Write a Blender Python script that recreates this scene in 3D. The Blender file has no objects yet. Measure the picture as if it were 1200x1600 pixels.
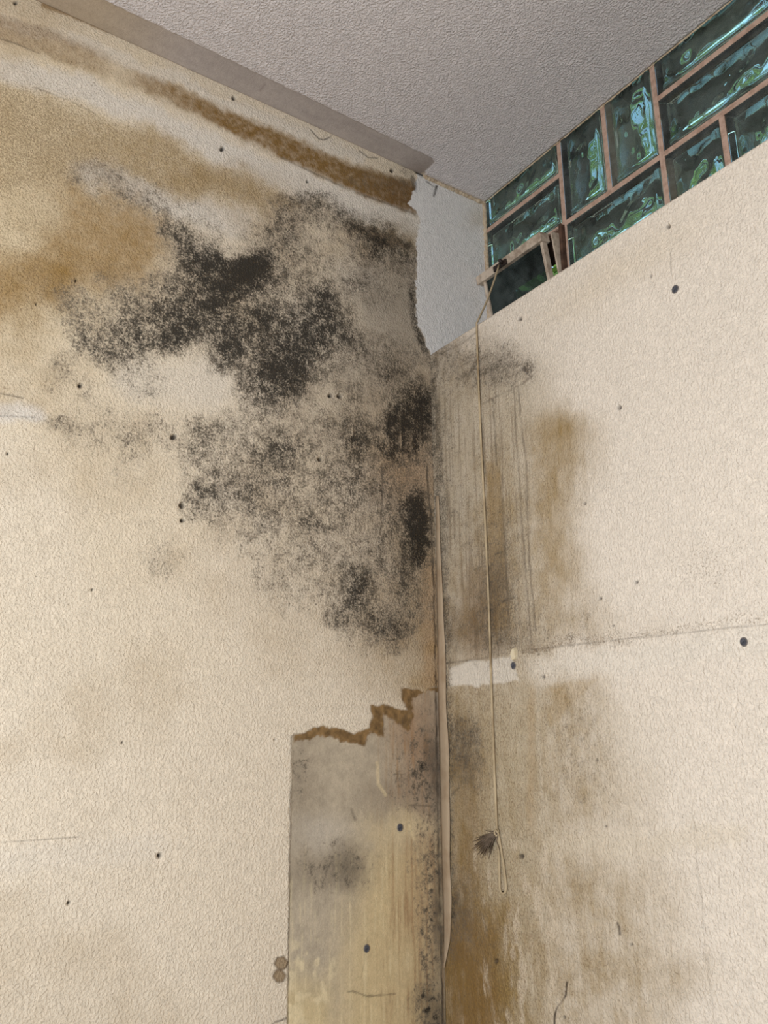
import bpy, bmesh, math
import numpy as np
from mathutils import Matrix, Vector

S = bpy.context.scene
COL = S.collection
rng = np.random.default_rng(7)

# ------------------------------------------------------------------ camera, light, exposure
# room frame: left wall is x=0, right (window) wall is y=0, room lies at x>0, y<0, floor z=0
SC = 1.40
ZP = 2.04                       # top of the parapet under the glass blocks
ZC = ZP + 0.2600 * SC           # ceiling
CAM = np.array([0.72647 * SC, -0.55408 * SC, ZP - 0.45463 * SC])
FPX, YAW, PITCH, ROLL = 1254.36, -0.983596, 0.270053, -0.0070603
_f = np.array([math.cos(PITCH) * math.sin(YAW), math.cos(PITCH) * math.cos(YAW), math.sin(PITCH)])
_r0 = np.array([math.cos(YAW), -math.sin(YAW), 0.0])
_u0 = np.cross(_r0, _f)
_r = _r0 * math.cos(ROLL) + _u0 * math.sin(ROLL)
_u = -_r0 * math.sin(ROLL) + _u0 * math.cos(ROLL)

cam_d = bpy.data.cameras.new('camera')
cam = bpy.data.objects.new('camera', cam_d)
COL.objects.link(cam)
cam_d.sensor_fit = 'VERTICAL'
cam_d.sensor_height = 36.0
cam_d.lens = FPX * 36.0 / 1600.0
cam_d.clip_start = 0.02
m = Matrix.Identity(4)
for i in range(3):
    m[i][0], m[i][1], m[i][2], m[i][3] = _r[i], _u[i], -_f[i], CAM[i]
cam.matrix_world = m
S.camera = cam
S.cycles.use_denoising = True
S.cycles.denoising_prefilter = 'NONE'

S.view_settings.view_transform = 'Standard'
S.view_settings.look = 'None'
S.view_settings.gamma = 1.0
S.view_settings.use_curve_mapping = False
S.view_settings.exposure = 0.05


def area(name, loc, target, size, power, color):
    d = bpy.data.lights.new(name, 'AREA')
    d.shape = 'RECTANGLE'
    d.size, d.size_y = size
    d.energy = power
    d.color = color
    o = bpy.data.objects.new(name, d)
    COL.objects.link(o)
    o.location = loc
    o.rotation_euler = (Vector(target) - Vector(loc)).to_track_quat('-Z', 'Y').to_euler()
    return o


KEY = area('room_lamp', (1.15, -1.47, 1.32), (0.20, -0.15, 1.70), (0.50, 0.50), 24.0, (0.885, 0.945, 1.0))
FILL = area('room_fill', (1.5, -2.9, 1.4), (0.4, 0.0, 1.6), (1.3, 1.3), 8.0, (0.87, 0.94, 1.0))  # added fill light before the back wall; no window is built there

sun_d = bpy.data.lights.new('sun', 'SUN')
sun_d.energy = 7.0
sun_d.angle = 0.01
sun_d.color = (1.0, 0.95, 0.85)
sun = bpy.data.objects.new('sun', sun_d)
COL.objects.link(sun)
sun.rotation_euler = Vector((-0.25, 0.62, -0.75)).to_track_quat('-Z', 'Y').to_euler()

W = bpy.data.worlds.new('world')
S.world = W
W.use_nodes = True
wn = W.node_tree
wn.nodes.clear()
wo = wn.nodes.new('ShaderNodeOutputWorld')
bg = wn.nodes.new('ShaderNodeBackground')
sky = wn.nodes.new('ShaderNodeTexSky')
sky.sky_type = 'NISHITA'
sky.sun_disc = False
sky.dust_density = 2.5
sky.sun_elevation = math.radians(48)
sky.sun_rotation = math.radians(160)
bg.inputs['Strength'].default_value = 0.52
wn.links.new(sky.outputs[0], bg.inputs['Color'])
wn.links.new(bg.outputs[0], wo.inputs['Surface'])


# ------------------------------------------------------------------ helpers
def srgb(r, g, b):
    c = np.array([r, g, b], float) / 255.0
    return np.where(c <= 0.04045, c / 12.92, ((c + 0.055) / 1.055) ** 2.4)


def image_px(P):
    """wall point -> image pixel coordinate (u right, v down, 1200 x 1600 image) in which the stains were laid out"""
    d = P - CAM
    z = d @ _f
    return 600 + FPX * (d @ _r) / z, 800 - FPX * (d @ _u) / z  # projects through the camera to image pixels


def ray(u, v):
    return _f + _r * (u - 600) / FPX + _u * (800 - v) / FPX


def on_left(u, v, x=0.0):
    q = ray(u, v)
    return CAM + q * ((x - CAM[0]) / q[0])


def on_right(u, v, y=0.0):
    q = ray(u, v)
    return CAM + q * ((y - CAM[1]) / q[1])


def smooth(a, b, x):
    t = np.clip((x - a) / (b - a), 0, 1)
    return t * t * (3 - 2 * t)


_lat = {}


def vnoise(x, y, scale, seed):
    """value noise in metres, -1..1"""
    if seed not in _lat:
        _lat[seed] = np.random.default_rng(seed).uniform(-1, 1, (256, 256))
    L = _lat[seed]
    x = x / scale + 1000.3
    y = y / scale + 1000.7
    i = np.floor(x).astype(int)
    j = np.floor(y).astype(int)
    fx = x - i
    fy = y - j
    fx = fx * fx * (3 - 2 * fx)
    fy = fy * fy * (3 - 2 * fy)
    a = L[i % 256, j % 256]
    b = L[(i + 1) % 256, j % 256]
    c = L[i % 256, (j + 1) % 256]
    d = L[(i + 1) % 256, (j + 1) % 256]
    return (a * (1 - fx) + b * fx) * (1 - fy) + (c * (1 - fx) + d * fx) * fy


def fbm(x, y, scale, seed, octv=4, rough=0.55):
    s = np.zeros_like(x)
    a, t = 1.0, 0.0
    for k in range(octv):
        s += a * vnoise(x, y, scale / 2 ** k, seed + k)
        t += a
        a *= rough
    return s / t


def digit_grid(text):
    return np.array([[int(c) for c in row.strip().replace(' ', '')] for row in text.strip().split('\n')], float) / 9.0


def sample(G, u, v, u0, v0, cell):
    """Catmull-Rom lookup of a grid whose first cell centre is (u0, v0)"""
    H, Wd = G.shape
    x = (u - u0) / cell
    y = (v - v0) / cell
    i = np.floor(x).astype(int)
    j = np.floor(y).astype(int)
    fx = x - i
    fy = y - j

    def wts(t):
        return (-.5 * t + t * t - .5 * t ** 3, 1 - 2.5 * t * t + 1.5 * t ** 3,
                .5 * t + 2 * t * t - 1.5 * t ** 3, -.5 * t * t + .5 * t ** 3)
    wx, wy = wts(fx), wts(fy)
    out = np.zeros_like(u)
    for a in range(4):
        jj = np.clip(j + a - 1, 0, H - 1)
        row = np.zeros_like(u)
        for b in range(4):
            ii = np.clip(i + b - 1, 0, Wd - 1)
            row += wx[b] * G[jj, ii]
        out += wy[a] * row
    return np.clip(out, 0, 1.2)


def seg_dist(u, v, pts):
    best = np.full(u.shape, 1e9)
    for (x0, y0), (x1, y1) in zip(pts[:-1], pts[1:]):
        dx, dy = x1 - x0, y1 - y0
        t = np.clip(((u - x0) * dx + (v - y0) * dy) / (dx * dx + dy * dy + 1e-9), 0, 1)
        best = np.minimum(best, (u - x0 - t * dx) ** 2 + (v - y0 - t * dy) ** 2)
    return np.sqrt(best)


def poly_sd(u, v, pts):
    """signed distance to a polygon, positive inside"""
    d = seg_dist(u, v, pts + pts[:1])
    ins = np.zeros(u.shape, bool)
    n = len(pts)
    for k in range(n):
        x0, y0 = pts[k]
        x1, y1 = pts[(k + 1) % n]
        if y0 == y1:
            continue
        c = ((y0 > v) != (y1 > v)) & (u < (x1 - x0) * (v - y0) / (y1 - y0) + x0)
        ins ^= c
    return np.where(ins, d, -d)


def blob(u, v, cu, cv, su, sv, ang=0.0):
    c, s = math.cos(math.radians(ang)), math.sin(math.radians(ang))
    a = ((u - cu) * c + (v - cv) * s) / su
    b = (-(u - cu) * s + (v - cv) * c) / sv
    return np.exp(-.5 * (a * a + b * b))


def mix(c, col, t):
    t = np.clip(t, 0, 1)[:, None]
    return c * (1 - t) + np.asarray(col)[None, :] * t


def spaced(lo, hi, flo, fhi, step, coarse=0.25):
    a = np.arange(flo, fhi + 1e-6, step)
    a = a[a < fhi - step * .3]
    parts = [a, [fhi]]
    if flo > lo + 1e-6:
        parts.insert(0, np.linspace(lo, flo, max(2, int((flo - lo) / coarse) + 1))[:-1])
    if hi > fhi + 1e-6:
        parts.append(np.linspace(fhi, hi, max(2, int((hi - fhi) / coarse) + 1))[1:])
    return np.concatenate(parts)


def link(name, me, parent=None):
    o = bpy.data.objects.new(name, me)
    COL.objects.link(o)
    if parent is not None:
        o.parent = parent
    return o


def structure(o):
    o['kind'] = 'structure'
    return o


def tag(o, label, cat, group=None):
    o['label'] = label
    o['category'] = cat
    if group:
        o['group'] = group
    return o


def grid_slab(name, us, vs, place, normal, depth, shade, mat):
    """a wall/ceiling slab: finely meshed face in the (u,v) plane with relief along its normal, plus back and rim"""
    nu, nv = len(us), len(vs)
    A, B = np.meshgrid(us, vs)
    P = place(A.ravel(), B.ravel())
    at = shade(P)
    N = np.asarray(normal, float)
    P = P + N[None, :] * at['height'][:, None]
    idx = np.arange(nu * nv).reshape(nv, nu)
    q = np.stack([idx[:-1, :-1], idx[:-1, 1:], idx[1:, 1:], idx[1:, :-1]], -1).reshape(-1, 4)
    p0, p1, p2 = P[q[0, 0]], P[q[0, 1]], P[q[0, 2]]
    if np.dot(np.cross(p1 - p0, p2 - p0), N) < 0:
        q = q[:, ::-1]
        flip = True
    else:
        flip = False
    # rim + back
    n0 = len(P)
    corners = [idx[0, 0], idx[0, -1], idx[-1, -1], idx[-1, 0]]
    back = P[corners] - N[None, :] * depth
    P = np.concatenate([P, back])
    sides = [list(idx[0, :]), list(idx[:, -1]), list(idx[-1, ::-1]), list(idx[::-1, 0])]
    ng = []
    for k in range(4):
        loop = sides[k][::-1] + [n0 + k, n0 + (k + 1) % 4]
        ng.append(loop if not flip else loop[::-1])
    bk = [n0 + 3, n0 + 2, n0 + 1, n0]
    ng.append(bk if not flip else bk[::-1])
    me = bpy.data.meshes.new(name)
    me.vertices.add(len(P))
    me.vertices.foreach_set('co', P.astype(np.float32).ravel())
    tot = q.size + sum(len(x) for x in ng)
    me.loops.add(tot)
    me.loops.foreach_set('vertex_index', np.concatenate([q.ravel()] + [np.array(x) for x in ng]).astype(np.int32))
    ls = np.concatenate([np.arange(len(q)) * 4, q.size + np.cumsum([0] + [len(x) for x in ng[:-1]])])
    me.polygons.add(len(ls))
    me.polygons.foreach_set('loop_start', ls.astype(np.int32))
    sm = np.ones(len(ls), bool)
    sm[len(q):] = False
    me.polygons.foreach_set('use_smooth', sm)
    me.update(calc_edges=True)
    c = me.color_attributes.new('stain', 'FLOAT_COLOR', 'POINT')
    buf = np.ones((len(P), 4), np.float32)
    buf[:n0, :3] = at['color']
    buf[n0:, :3] = 0.4
    c.data.foreach_set('color', buf.ravel())
    for key in ('mould', 'fox', 'grain'):
        a = me.attributes.new(key, 'FLOAT', 'POINT')
        b = np.zeros(len(P), np.float32)
        b[:n0] = at.get(key, 0.0)
        a.data.foreach_set('value', b)
    me.materials.append(mat)
    o = link(name, me)
    return structure(o)


# ------------------------------------------------------------------ materials
def new_mat(name):
    M = bpy.data.materials.new(name)
    M.use_nodes = True
    nt = M.node_tree
    nt.nodes.clear()
    out = nt.nodes.new('ShaderNodeOutputMaterial')
    return M, nt, out


def N_(nt, typ, **kw):
    n = nt.nodes.new(typ)
    for k, v in kw.items():
        setattr(n, k, v)
    return n


def val(nt, op, a, b=None, c=None, clamp=False):
    n = nt.nodes.new('ShaderNodeMath')
    n.operation = op
    n.use_clamp = clamp
    for k, x in enumerate((a, b, c)):
        if x is None:
            continue
        if isinstance(x, (int, float)):
            n.inputs[k].default_value = x
        else:
            nt.links.new(x, n.inputs[k])
    return n.outputs[0]


def ramp(nt, x, lo, hi, smoothstep=True):
    n = nt.nodes.new('ShaderNodeMapRange')
    n.interpolation_type = 'SMOOTHSTEP' if smoothstep else 'LINEAR'
    n.inputs['From Min'].default_value = lo
    n.inputs['From Max'].default_value = hi
    nt.links.new(x, n.inputs['Value'])
    return n.outputs[0]


def noise(nt, vec, scale, detail=3.0, rough=0.6, dist=0.0):
    n = nt.nodes.new('ShaderNodeTexNoise')
    n.inputs['Scale'].default_value = scale
    n.inputs['Detail'].default_value = detail
    n.inputs['Roughness'].default_value = rough
    n.inputs['Distortion'].default_value = dist
    nt.links.new(vec, n.inputs['Vector'])
    return n.outputs[0]


def mixc(nt, fac, a, b):
    n = nt.nodes.new('ShaderNodeMix')
    n.data_type = 'RGBA'
    n.clamp_factor = True
    if isinstance(fac, (int, float)):
        n.inputs[0].default_value = fac
    else:
        nt.links.new(fac, n.inputs[0])
    for k, x in ((6, a), (7, b)):
        if isinstance(x, (tuple, list, np.ndarray)):
            n.inputs[k].default_value = (*x[:3], 1)
        else:
            nt.links.new(x, n.inputs[k])
    return n.outputs[2]


def wall_material(name, bump_scale=270.0, bump_dist=0.0008, stretch=(1.0, 1.0, 1.0)):
    M, nt, out = new_mat(name)
    b = N_(nt, 'ShaderNodeBsdfPrincipled')
    co = N_(nt, 'ShaderNodeTexCoord').outputs['Object']
    stain = N_(nt, 'ShaderNodeAttribute', attribute_name='stain').outputs['Color']
    mould = N_(nt, 'ShaderNodeAttribute', attribute_name='mould').outputs['Fac']
    fox = N_(nt, 'ShaderNodeAttribute', attribute_name='fox').outputs['Fac']
    grain = N_(nt, 'ShaderNodeAttribute', attribute_name='grain').outputs['Fac']
    # colonies of mould: a cluster scale and a spore scale
    n1 = ramp(nt, noise(nt, co, 72.0, 3.0, 0.55), 0.30, 0.70, False)
    n2 = ramp(nt, noise(nt, co, 300.0, 5.0, 0.78, 0.3), 0.29, 0.71, False)
    nm = val(nt, 'ADD', val(nt, 'MULTIPLY', n1, 0.31), val(nt, 'MULTIPLY', n2, 0.69))
    lvl = val(nt, 'ADD', nm, val(nt, 'MULTIPLY_ADD', mould, 0.56, 0.155))
    core = ramp(nt, lvl, 0.78, 1.14)
    veil = ramp(nt, lvl, 0.50, 1.00)
    veil = val(nt, 'MULTIPLY', veil, ramp(nt, mould, 0.03, 0.40))
    # fine mottling of the paper and plaster itself
    mt = val(nt, 'ADD', val(nt, 'MULTIPLY', noise(nt, co, 480.0, 3.0, 0.7), 0.5), val(nt, 'MULTIPLY', noise(nt, co, 90.0, 4.0, 0.7), 0.5))
    mt = val(nt, 'MULTIPLY_ADD', mt, 0.9, 0.55)
    vm = N_(nt, 'ShaderNodeVectorMath', operation='SCALE')
    nt.links.new(stain, vm.inputs[0])
    nt.links.new(mt, vm.inputs['Scale'])
    c = mixc(nt, val(nt, 'MULTIPLY', veil, 0.50), vm.outputs[0], tuple(srgb(110, 99, 86)))
    core = val(nt, 'MULTIPLY', core, ramp(nt, mould, 0.02, 0.22))
    spore = mixc(nt, ramp(nt, mould, 0.12, 0.80), tuple(srgb(108, 97, 82)), tuple(srgb(15, 14, 11)))
    c = mixc(nt, val(nt, 'MULTIPLY', core, 0.92), c, spore)
    # brown foxing in the pores of the paper
    n3 = ramp(nt, noise(nt, co, 430.0, 3.0, 0.6, 0.6), 0.35, 0.70, False)
    fx = ramp(nt, val(nt, 'ADD', n3, fox), 0.88, 1.25)
    c = mixc(nt, val(nt, 'MULTIPLY', fx, 0.48), c, tuple(srgb(112, 88, 58)))
    nt.links.new(c, b.inputs['Base Color'])
    b.inputs['Roughness'].default_value = 0.78
    b.inputs['Specular IOR Level'].default_value = 0.28
    # woodchip relief
    sv = N_(nt, 'ShaderNodeVectorMath', operation='MULTIPLY')
    nt.links.new(co, sv.inputs[0])
    sv.inputs[1].default_value = stretch
    v1 = noise(nt, sv.outputs[0], bump_scale, 2.0, 0.55, 0.25)
    v1 = ramp(nt, v1, 0.36, 0.72)
    v2 = noise(nt, co, bump_scale * 3.2, 3.0, 0.6)
    h = val(nt, 'ADD', val(nt, 'MULTIPLY', v1, grain), val(nt, 'MULTIPLY', v2, 0.35))
    bp = N_(nt, 'ShaderNodeBump')
    bp.inputs['Strength'].default_value = 0.8
    bp.inputs['Distance'].default_value = bump_dist
    nt.links.new(h, bp.inputs['Height'])
    nt.links.new(bp.outputs[0], b.inputs['Normal'])
    nt.links.new(b.outputs[0], out.inputs[0])
    return M


def simple_mat(name, col, rough=0.7, spots=None, scale=60.0, amount=0.5, bump=0.0, bscale=300.0, spec=0.3, metal=0.0):
    M, nt, out = new_mat(name)
    b = N_(nt, 'ShaderNodeBsdfPrincipled')
    co = N_(nt, 'ShaderNodeTexCoord').outputs['Object']
    n = ramp(nt, noise(nt, co, scale, 4.0, 0.65), 0.40, 0.68)
    c = mixc(nt, val(nt, 'MULTIPLY', n, amount), tuple(col), tuple(spots if spots is not None else np.array(col) * .6))
    nt.links.new(c, b.inputs['Base Color'])
    b.inputs['Roughness'].default_value = rough
    b.inputs['Specular IOR Level'].default_value = spec
    b.inputs['Metallic'].default_value = metal
    if bump > 0:
        bp = N_(nt, 'ShaderNodeBump')
        bp.inputs['Strength'].default_value = 0.7
        bp.inputs['Distance'].default_value = bump
        nt.links.new(noise(nt, co, bscale, 3.0, 0.6), bp.inputs['Height'])
        nt.links.new(bp.outputs[0], b.inputs['Normal'])
    nt.links.new(b.outputs[0], out.inputs[0])
    return M


def glass_mat(name, col, rough=0.0, dust_haze=0.06):
    M, nt, out = new_mat(name)
    g = N_(nt, 'ShaderNodeBsdfGlass')
    g.inputs['Color'].default_value = (*col, 1)
    g.inputs['Roughness'].default_value = rough
    g.inputs['IOR'].default_value = 1.50
    # dusty film; its grey diffuse also stands in for room reflections
    co = N_(nt, 'ShaderNodeTexCoord').outputs['Object']
    d = N_(nt, 'ShaderNodeBsdfDiffuse')
    d.inputs['Color'].default_value = (*srgb(176, 188, 184), 1)
    mx = N_(nt, 'ShaderNodeMixShader')
    nt.links.new(val(nt, 'MULTIPLY_ADD', ramp(nt, noise(nt, co, 26.0, 3.0, 0.6), .35, .7), dust_haze * 1.4, dust_haze * .4), mx.inputs[0])
    nt.links.new(g.outputs[0], mx.inputs[1])
    nt.links.new(d.outputs[0], mx.inputs[2])
    nt.links.new(mx.outputs[0], out.inputs[0])
    return M


M_WALL_L = wall_material('mouldy_woodchip_paper', 290.0, 0.0010, (1.0, 1.0, 0.95))
M_WALL_R = wall_material('stained_woodchip_paper', 300.0, 0.0013, (1.0, 1.0, 0.76))
M_CEIL = wall_material('stippled_ceiling_paper', 300.0, 0.0018)
M_MORTAR = simple_mat('brown_mortar', srgb(190, 160, 142), 0.9, srgb(146, 114, 96), 70, 0.6, 0.0008, 500, 0.1)
M_GLASS = glass_mat('green_block_glass', (0.87, 0.955, 0.905))
M_PANE = glass_mat('dirty_dark_pane', (0.22, 0.30, 0.28), 0.0)
M_FRAME = simple_mat('dusty_metal_frame', srgb(196, 178, 158), 0.6, srgb(120, 98, 80), 55, 0.7, 0.0004, 300, 0.35)
M_FRAME_D = simple_mat('rusty_dark_frame', srgb(92, 68, 54), 0.75, srgb(48, 32, 26), 60, 0.8, 0.0005, 300, 0.25)
M_BLACK = simple_mat('black_latch', srgb(34, 28, 26), 0.5, srgb(60, 44, 36), 90, 0.5)
M_CORD = simple_mat('old_cord', srgb(190, 170, 138), 0.9, srgb(122, 100, 72), 11, 0.85, 0.0003, 900, 0.1)
M_TASSEL = simple_mat('grey_fibre', srgb(120, 104, 88), 0.95, srgb(70, 58, 48), 200, 0.6, 0.0002, 900, 0.1)
M_CAULK = simple_mat('crumbled_caulk', srgb(196, 176, 150), 0.9, srgb(140, 112, 84), 90, 0.7, 0.0012, 260, 0.1)
M_STRIP = simple_mat('loose_paper_strip', srgb(174, 152, 126), 0.85, srgb(146, 120, 92), 22, 0.6, 0.0004, 400, 0.15)
M_PLUG = simple_mat('grey_plug_plastic', srgb(118, 110, 104), 0.6, srgb(74, 68, 66), 300, 0.5)
M_BORE = simple_mat('plug_bore', srgb(84, 84, 90), 0.9, srgb(34, 34, 38), 260, 0.9)
M_FLOOR = simple_mat('screed_floor', srgb(150, 140, 128), 0.9, srgb(120, 110, 98), 8, 0.6)
M_BACK = simple_mat('cream_wall_paint', srgb(214, 200, 182), 0.85, srgb(200, 184, 164), 6, 0.5)

# ------------------------------------------------------------------ stains laid out in image pixel coordinates
MOULD_L = digit_grid('''
0000122111 0000 0000001111 1200
0000212211 1000 0000000122 2200
0000011222 1110 0124453100 1100
0000000112 3111 0124444532 1000
0000000011 5522 1235422366 4200
0000000011 3654 2344432247 5510
0000011111 2578 7974433233 4520
0111112223 4568 8875443343 2220
0013322444 5668 7654467333 2220
0002433456 6767 6566567512 1120
0001344565 7876 7676677621 1121
0000255565 6646 8667776653 3221
0002225432 1125 6578864444 4333
0003211222 1111 2578854323 5421
0001121122 1011 1566631342 4562
0000212111 1111 1354322332 6883
0003322223 2244 3333333554 7873
0001222232 2344 3455443465 6653
0000011121 1343 3456533455 6543
0000000211 1224 4455434453 4322
0000100111 1365 4544334555 4431
0000000000 1344 4543443444 4661
0000000011 0223 2344354433 4681
0000000001 1012 2332333334 4681
0000000012 2111 1223343334 4671
0000000002 2100 1122333454 5531
0000000000 1000 1123223573 4520
0000000000 0000 0112223563 3431
0000000000 0000 0001114545 4431
0000000000 0000 0000111325 5511
0000000000 0000 0000001122 4210
0000000000 0000 0000000111 1110
0000000000 0000 0000000000 0000
''')
OCHRE_L = digit_grid('''
33200000000000
32210000000000
21100000000000
32100000000000
33333300000000
33333554310000
33443124431000
34566202323441
56765323321110
66433223211100
43211112211111
33210001221122
33211001222233
12222111222333
22222112222343
21222112322234
11111122222234
11111222222235
11011122222335
11011112222335
11112211222346
11222211111235
12222111111111
22211111111111
11111111111111
11110111111111
00111111111111
11111111111111
21111111111111
22221111111111
22222111111111
22222211111111
''')
MOULD_R = digit_grid('''
00000000000
43210000000
54431000000
53321000000
63321000000
53321000000
54331000000
44431000000
43431000000
33532100000
34643311100
32321100000
21222200000
24223310000
25223320000
23223320000
22222210000
22221100000
23222210000
34222110000
33322110000
22222110000
22221100000
''')
OCHRE_R = digit_grid('''
00000000000
33100000000
33210000000
32211000000
32225300000
32425300000
32535100000
33535100000
33535100000
44634200000
45644411000
42221100000
43335300000
56334410000
56334410000
46334421000
45334321000
57333211000
47434432100
48744443100
58854443100
69854554310
79854443100
''')


def strokes(u, v, items, wob):
    out = np.zeros_like(u)
    for pts, w, s in items:
        xs = [p[0] for p in pts]
        ys = [p[1] for p in pts]
        k = (u > min(xs) - 12) & (u < max(xs) + 12) & (v > min(ys) - 12) & (v < max(ys) + 12)
        if not k.any():
            continue
        d = seg_dist(u[k] + wob[k], v[k], pts)
        out[k] = np.maximum(out[k], s * smooth(w + .9, w * .35, d))
    return out


TEAR_TOP = [(457, 1150), (458, 1147), (474, 1145), (487, 1138), (507, 1133), (529, 1139), (554, 1145), (576, 1136),
            (581, 1118), (578, 1103), (601, 1100), (623, 1107), (636, 1109), (628, 1091), (628, 1076), (652, 1078),
            (666, 1082), (676, 1073), (720, 1073)]
PATCH = TEAR_TOP + [(720, 1660), (448, 1660)]
TEAR_LOW = [(720, 1080), (674, 1080), (645, 1092), (646, 1125), (637, 1143), (615, 1128), (597, 1114), (603, 1152),
            (579, 1143), (570, 1165), (540, 1160), (503, 1150), (458, 1159)]
BROWN_TEAR = TEAR_TOP + TEAR_LOW
HOLES_L = [(125, 603, 4.5), (272, 682, 5), (284, 790, 5), (286, 812, 4), (500, 718, 4.0), (250, 1337, 4.5), (107, 1411, 3),
           (366, 153, 4), (348, 232, 4), (612, 266, 3.5), (480, 283, 2.6), (24, 4, 4), (145, 922, 2), (12, 708, 2.2),
           (430, 1155, 1.5), (57, 474, 2), (119, 438, 1.8), (191, 1160, 1.7), (517, 618, 4.2), (531, 619, 4.6)]
HOLES_R = [(1043, 354, 4.5), (968, 637, 3.6), (812, 498, 3.4), (937, 936, 2.4), (995, 910, 2.4), (1016, 431, 2.2), (776, 1503, 4.5),
           (933, 1188, 2), (947, 1291, 2), (815, 1338, 4), (817, 577, 4.5), (785, 1394, 2.5), (958, 979, 1.6), (822, 581, 3),
           (914, 787, 2), (959, 1010, 1.5), (987, 1475, 1.7), (882, 1590, 2.5), (849, 1058, 1.8)]


def shade_left(P):
    y, z = P[:, 1], P[:, 2]
    n = len(P)
    uu, vv = image_px(P)
    far = (y < -0.95) | (z < 0.85)
    u = np.where(far, -200.0, uu)
    v = np.where(far, 1500.0, vv)
    e1 = fbm(y, z, 0.05, 11)
    e2 = fbm(y, z, 0.05, 21)
    f1 = fbm(y, z, 0.012, 31, 3)
    f2 = fbm(y, z, 0.012, 41, 3)
    wu = u + 16 * e1 + 7 * f1
    wv = v + 16 * e2 + 7 * f2
    paper = srgb(222, 206, 184)
    c = np.repeat(paper[None, :], n, 0)
    c = c * (1 + 0.035 * fbm(y, z, 0.16, 51)[:, None] + 0.03 * f1[:, None])
    # warm yellowing of the paper towards the left
    c = mix(c, srgb(222, 198, 150), .45 * smooth(330, -20, u) * smooth(760, 380, v) * smooth(40, 130, v))
    c = mix(c, srgb(216, 194, 158), .30 * smooth(-.4, .6, fbm(y, z, .22, 61)) * smooth(1250, 700, v))
    # pale wiped / efflorescing bands
    for pts, w, s in (([(-20, 100), (130, 140), (350, 232), (560, 322), (656, 352)], 24, .75),
                      ([(140, 272), (240, 305), (310, 330), (370, 350)], 26, .7), ([(-30, 640), (60, 650)], 22, .9),
                      ([(220, 590), (330, 600)], 45, .35), ([(600, 500), (560, 410)], 40, .3),
                      ([(0, 30), (150, 80), (330, 150), (560, 250)], 12, .5), ([(-10, 1345), (240, 1320)], 26, .2)):
        c = mix(c, srgb(222, 212, 200), s * smooth(w * 1.3, w * .3, seg_dist(wu, wv, pts)))
    c = mix(c, srgb(164, 147, 126), .55 * smooth(480, 640, wu) * smooth(330, 420, v) * smooth(1120, 980, v))  # greyed paper plus the shade of the corner, darkened into the colour
    c = mix(c, srgb(140, 128, 112), .55 * blob(wu, wv, 615, 470, 50, 75) + .35 * blob(wu, wv, 560, 620, 90, 60))  # two more grey patches deepening that painted corner shade
    # ochre water stains
    och = sample(OCHRE_L, wu, wv, 25, 25, 50)
    inpatch = smooth(-1.5, 1.5, poly_sd(u + 2.5 * f1, v + 3.5 * f2, PATCH))
    inpatch = np.where(u < 470, smooth(-1.2, 1.2, poly_sd(u + .6 * f1, v + 1.5 * f2, PATCH)), inpatch)
    och = och * (0.85 + 0.5 * fbm(y, z, .03, 71))
    c = mix(c, srgb(150, 118, 64), np.clip(och * 1.22 - .11, 0, 1))
    g0 = fbm(y, z, .005, 75, 2)
    tan = poly_sd(wu, wv, [(-20, 128), (75, 150), (165, 190), (210, 208), (290, 236), (345, 265), (430, 296), (470, 330), (420, 335),
                           (330, 308), (250, 290), (180, 262), (110, 268), (-20, 300)])
    c = mix(c, srgb(172, 146, 102), .50 * (.40 + .6 * smooth(20, 220, u)) * smooth(-16, 14, tan) * (1 + .5 * g0))
    gold = poly_sd(wu, wv, [(90, 285), (150, 300), (215, 318), (252, 352), (250, 395), (215, 440), (120, 452), (40, 470), (-40, 520), (-40, 420), (60, 400), (110, 350)])
    c = mix(c, srgb(156, 122, 70), .55 * smooth(-26, 22, gold) * (1 + .35 * g0))
    # brown band under the ceiling
    band = poly_sd(u + 5 * f1, v + 5 * f2, [(-20, 18), (60, 40), (120, 64), (215, 110), (270, 130), (350, 170), (440, 206),
                   (549, 256), (600, 272), (642, 284), (660, 300), (652, 334), (600, 318), (537, 293), (440, 246), (350, 203),
                   (300, 178), (240, 150), (180, 128), (120, 108), (60, 84), (-20, 56)])
    bs = smooth(-7, 8, band) * (smooth(60, 420, u) * .48 + .46) * (1 - .65 * blob(u, v, 188, 112, 22, 30))
    bs = np.clip(bs * (1 + .22 * g0 + .25 * f1), 0, 1)
    c = mix(c, srgb(134, 102, 56), bs)
    c = mix(c, srgb(96, 66, 36), bs * smooth(520, 650, u) * .6)
    c = mix(c, srgb(140, 108, 66), .75 * strokes(u, v, [([(68, 8), (110, 22), (165, 46)], 6, 1), ([(165, 46), (300, 100), (420, 160)], 3, .5)], 4 * f1))
    c = mix(c, srgb(112, 88, 56), .8 * smooth(.35, .9, blob(wu, wv, 600, 372, 52, 13, 22)))
    # reddish tinge along the corner
    c = mix(c, srgb(176, 142, 106), .42 * smooth(650, 668, u + 5 * e1) * smooth(850, 890, v) * smooth(1090, 1060, v))
    c = mix(c, srgb(172, 128, 88), .35 * blob(wu, wv, 640, 740, 40, 40))
    # bare plaster where the paper was cut away
    pl = np.repeat(srgb(178, 163, 141)[None, :], n, 0)
    g1 = fbm(y, z, .006, 85, 3)
    pl = pl * (1 + .12 * fbm(y, z, .05, 81)[:, None] + .09 * f1[:, None] + .10 * g1[:, None])
    streak = fbm(y * 6, z * .35, .02, 91)
    pl = mix(pl, srgb(208, 184, 138), .8 * smooth(-50, 50, poly_sd(wu, wv, [(585, 1300), (690, 1320), (700, 1660), (510, 1660), (545, 1480)])))
    pl = mix(pl, srgb(204, 182, 138), .8 * smooth(1490, 1580, wv) * smooth(470, 440, u - 60))
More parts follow.
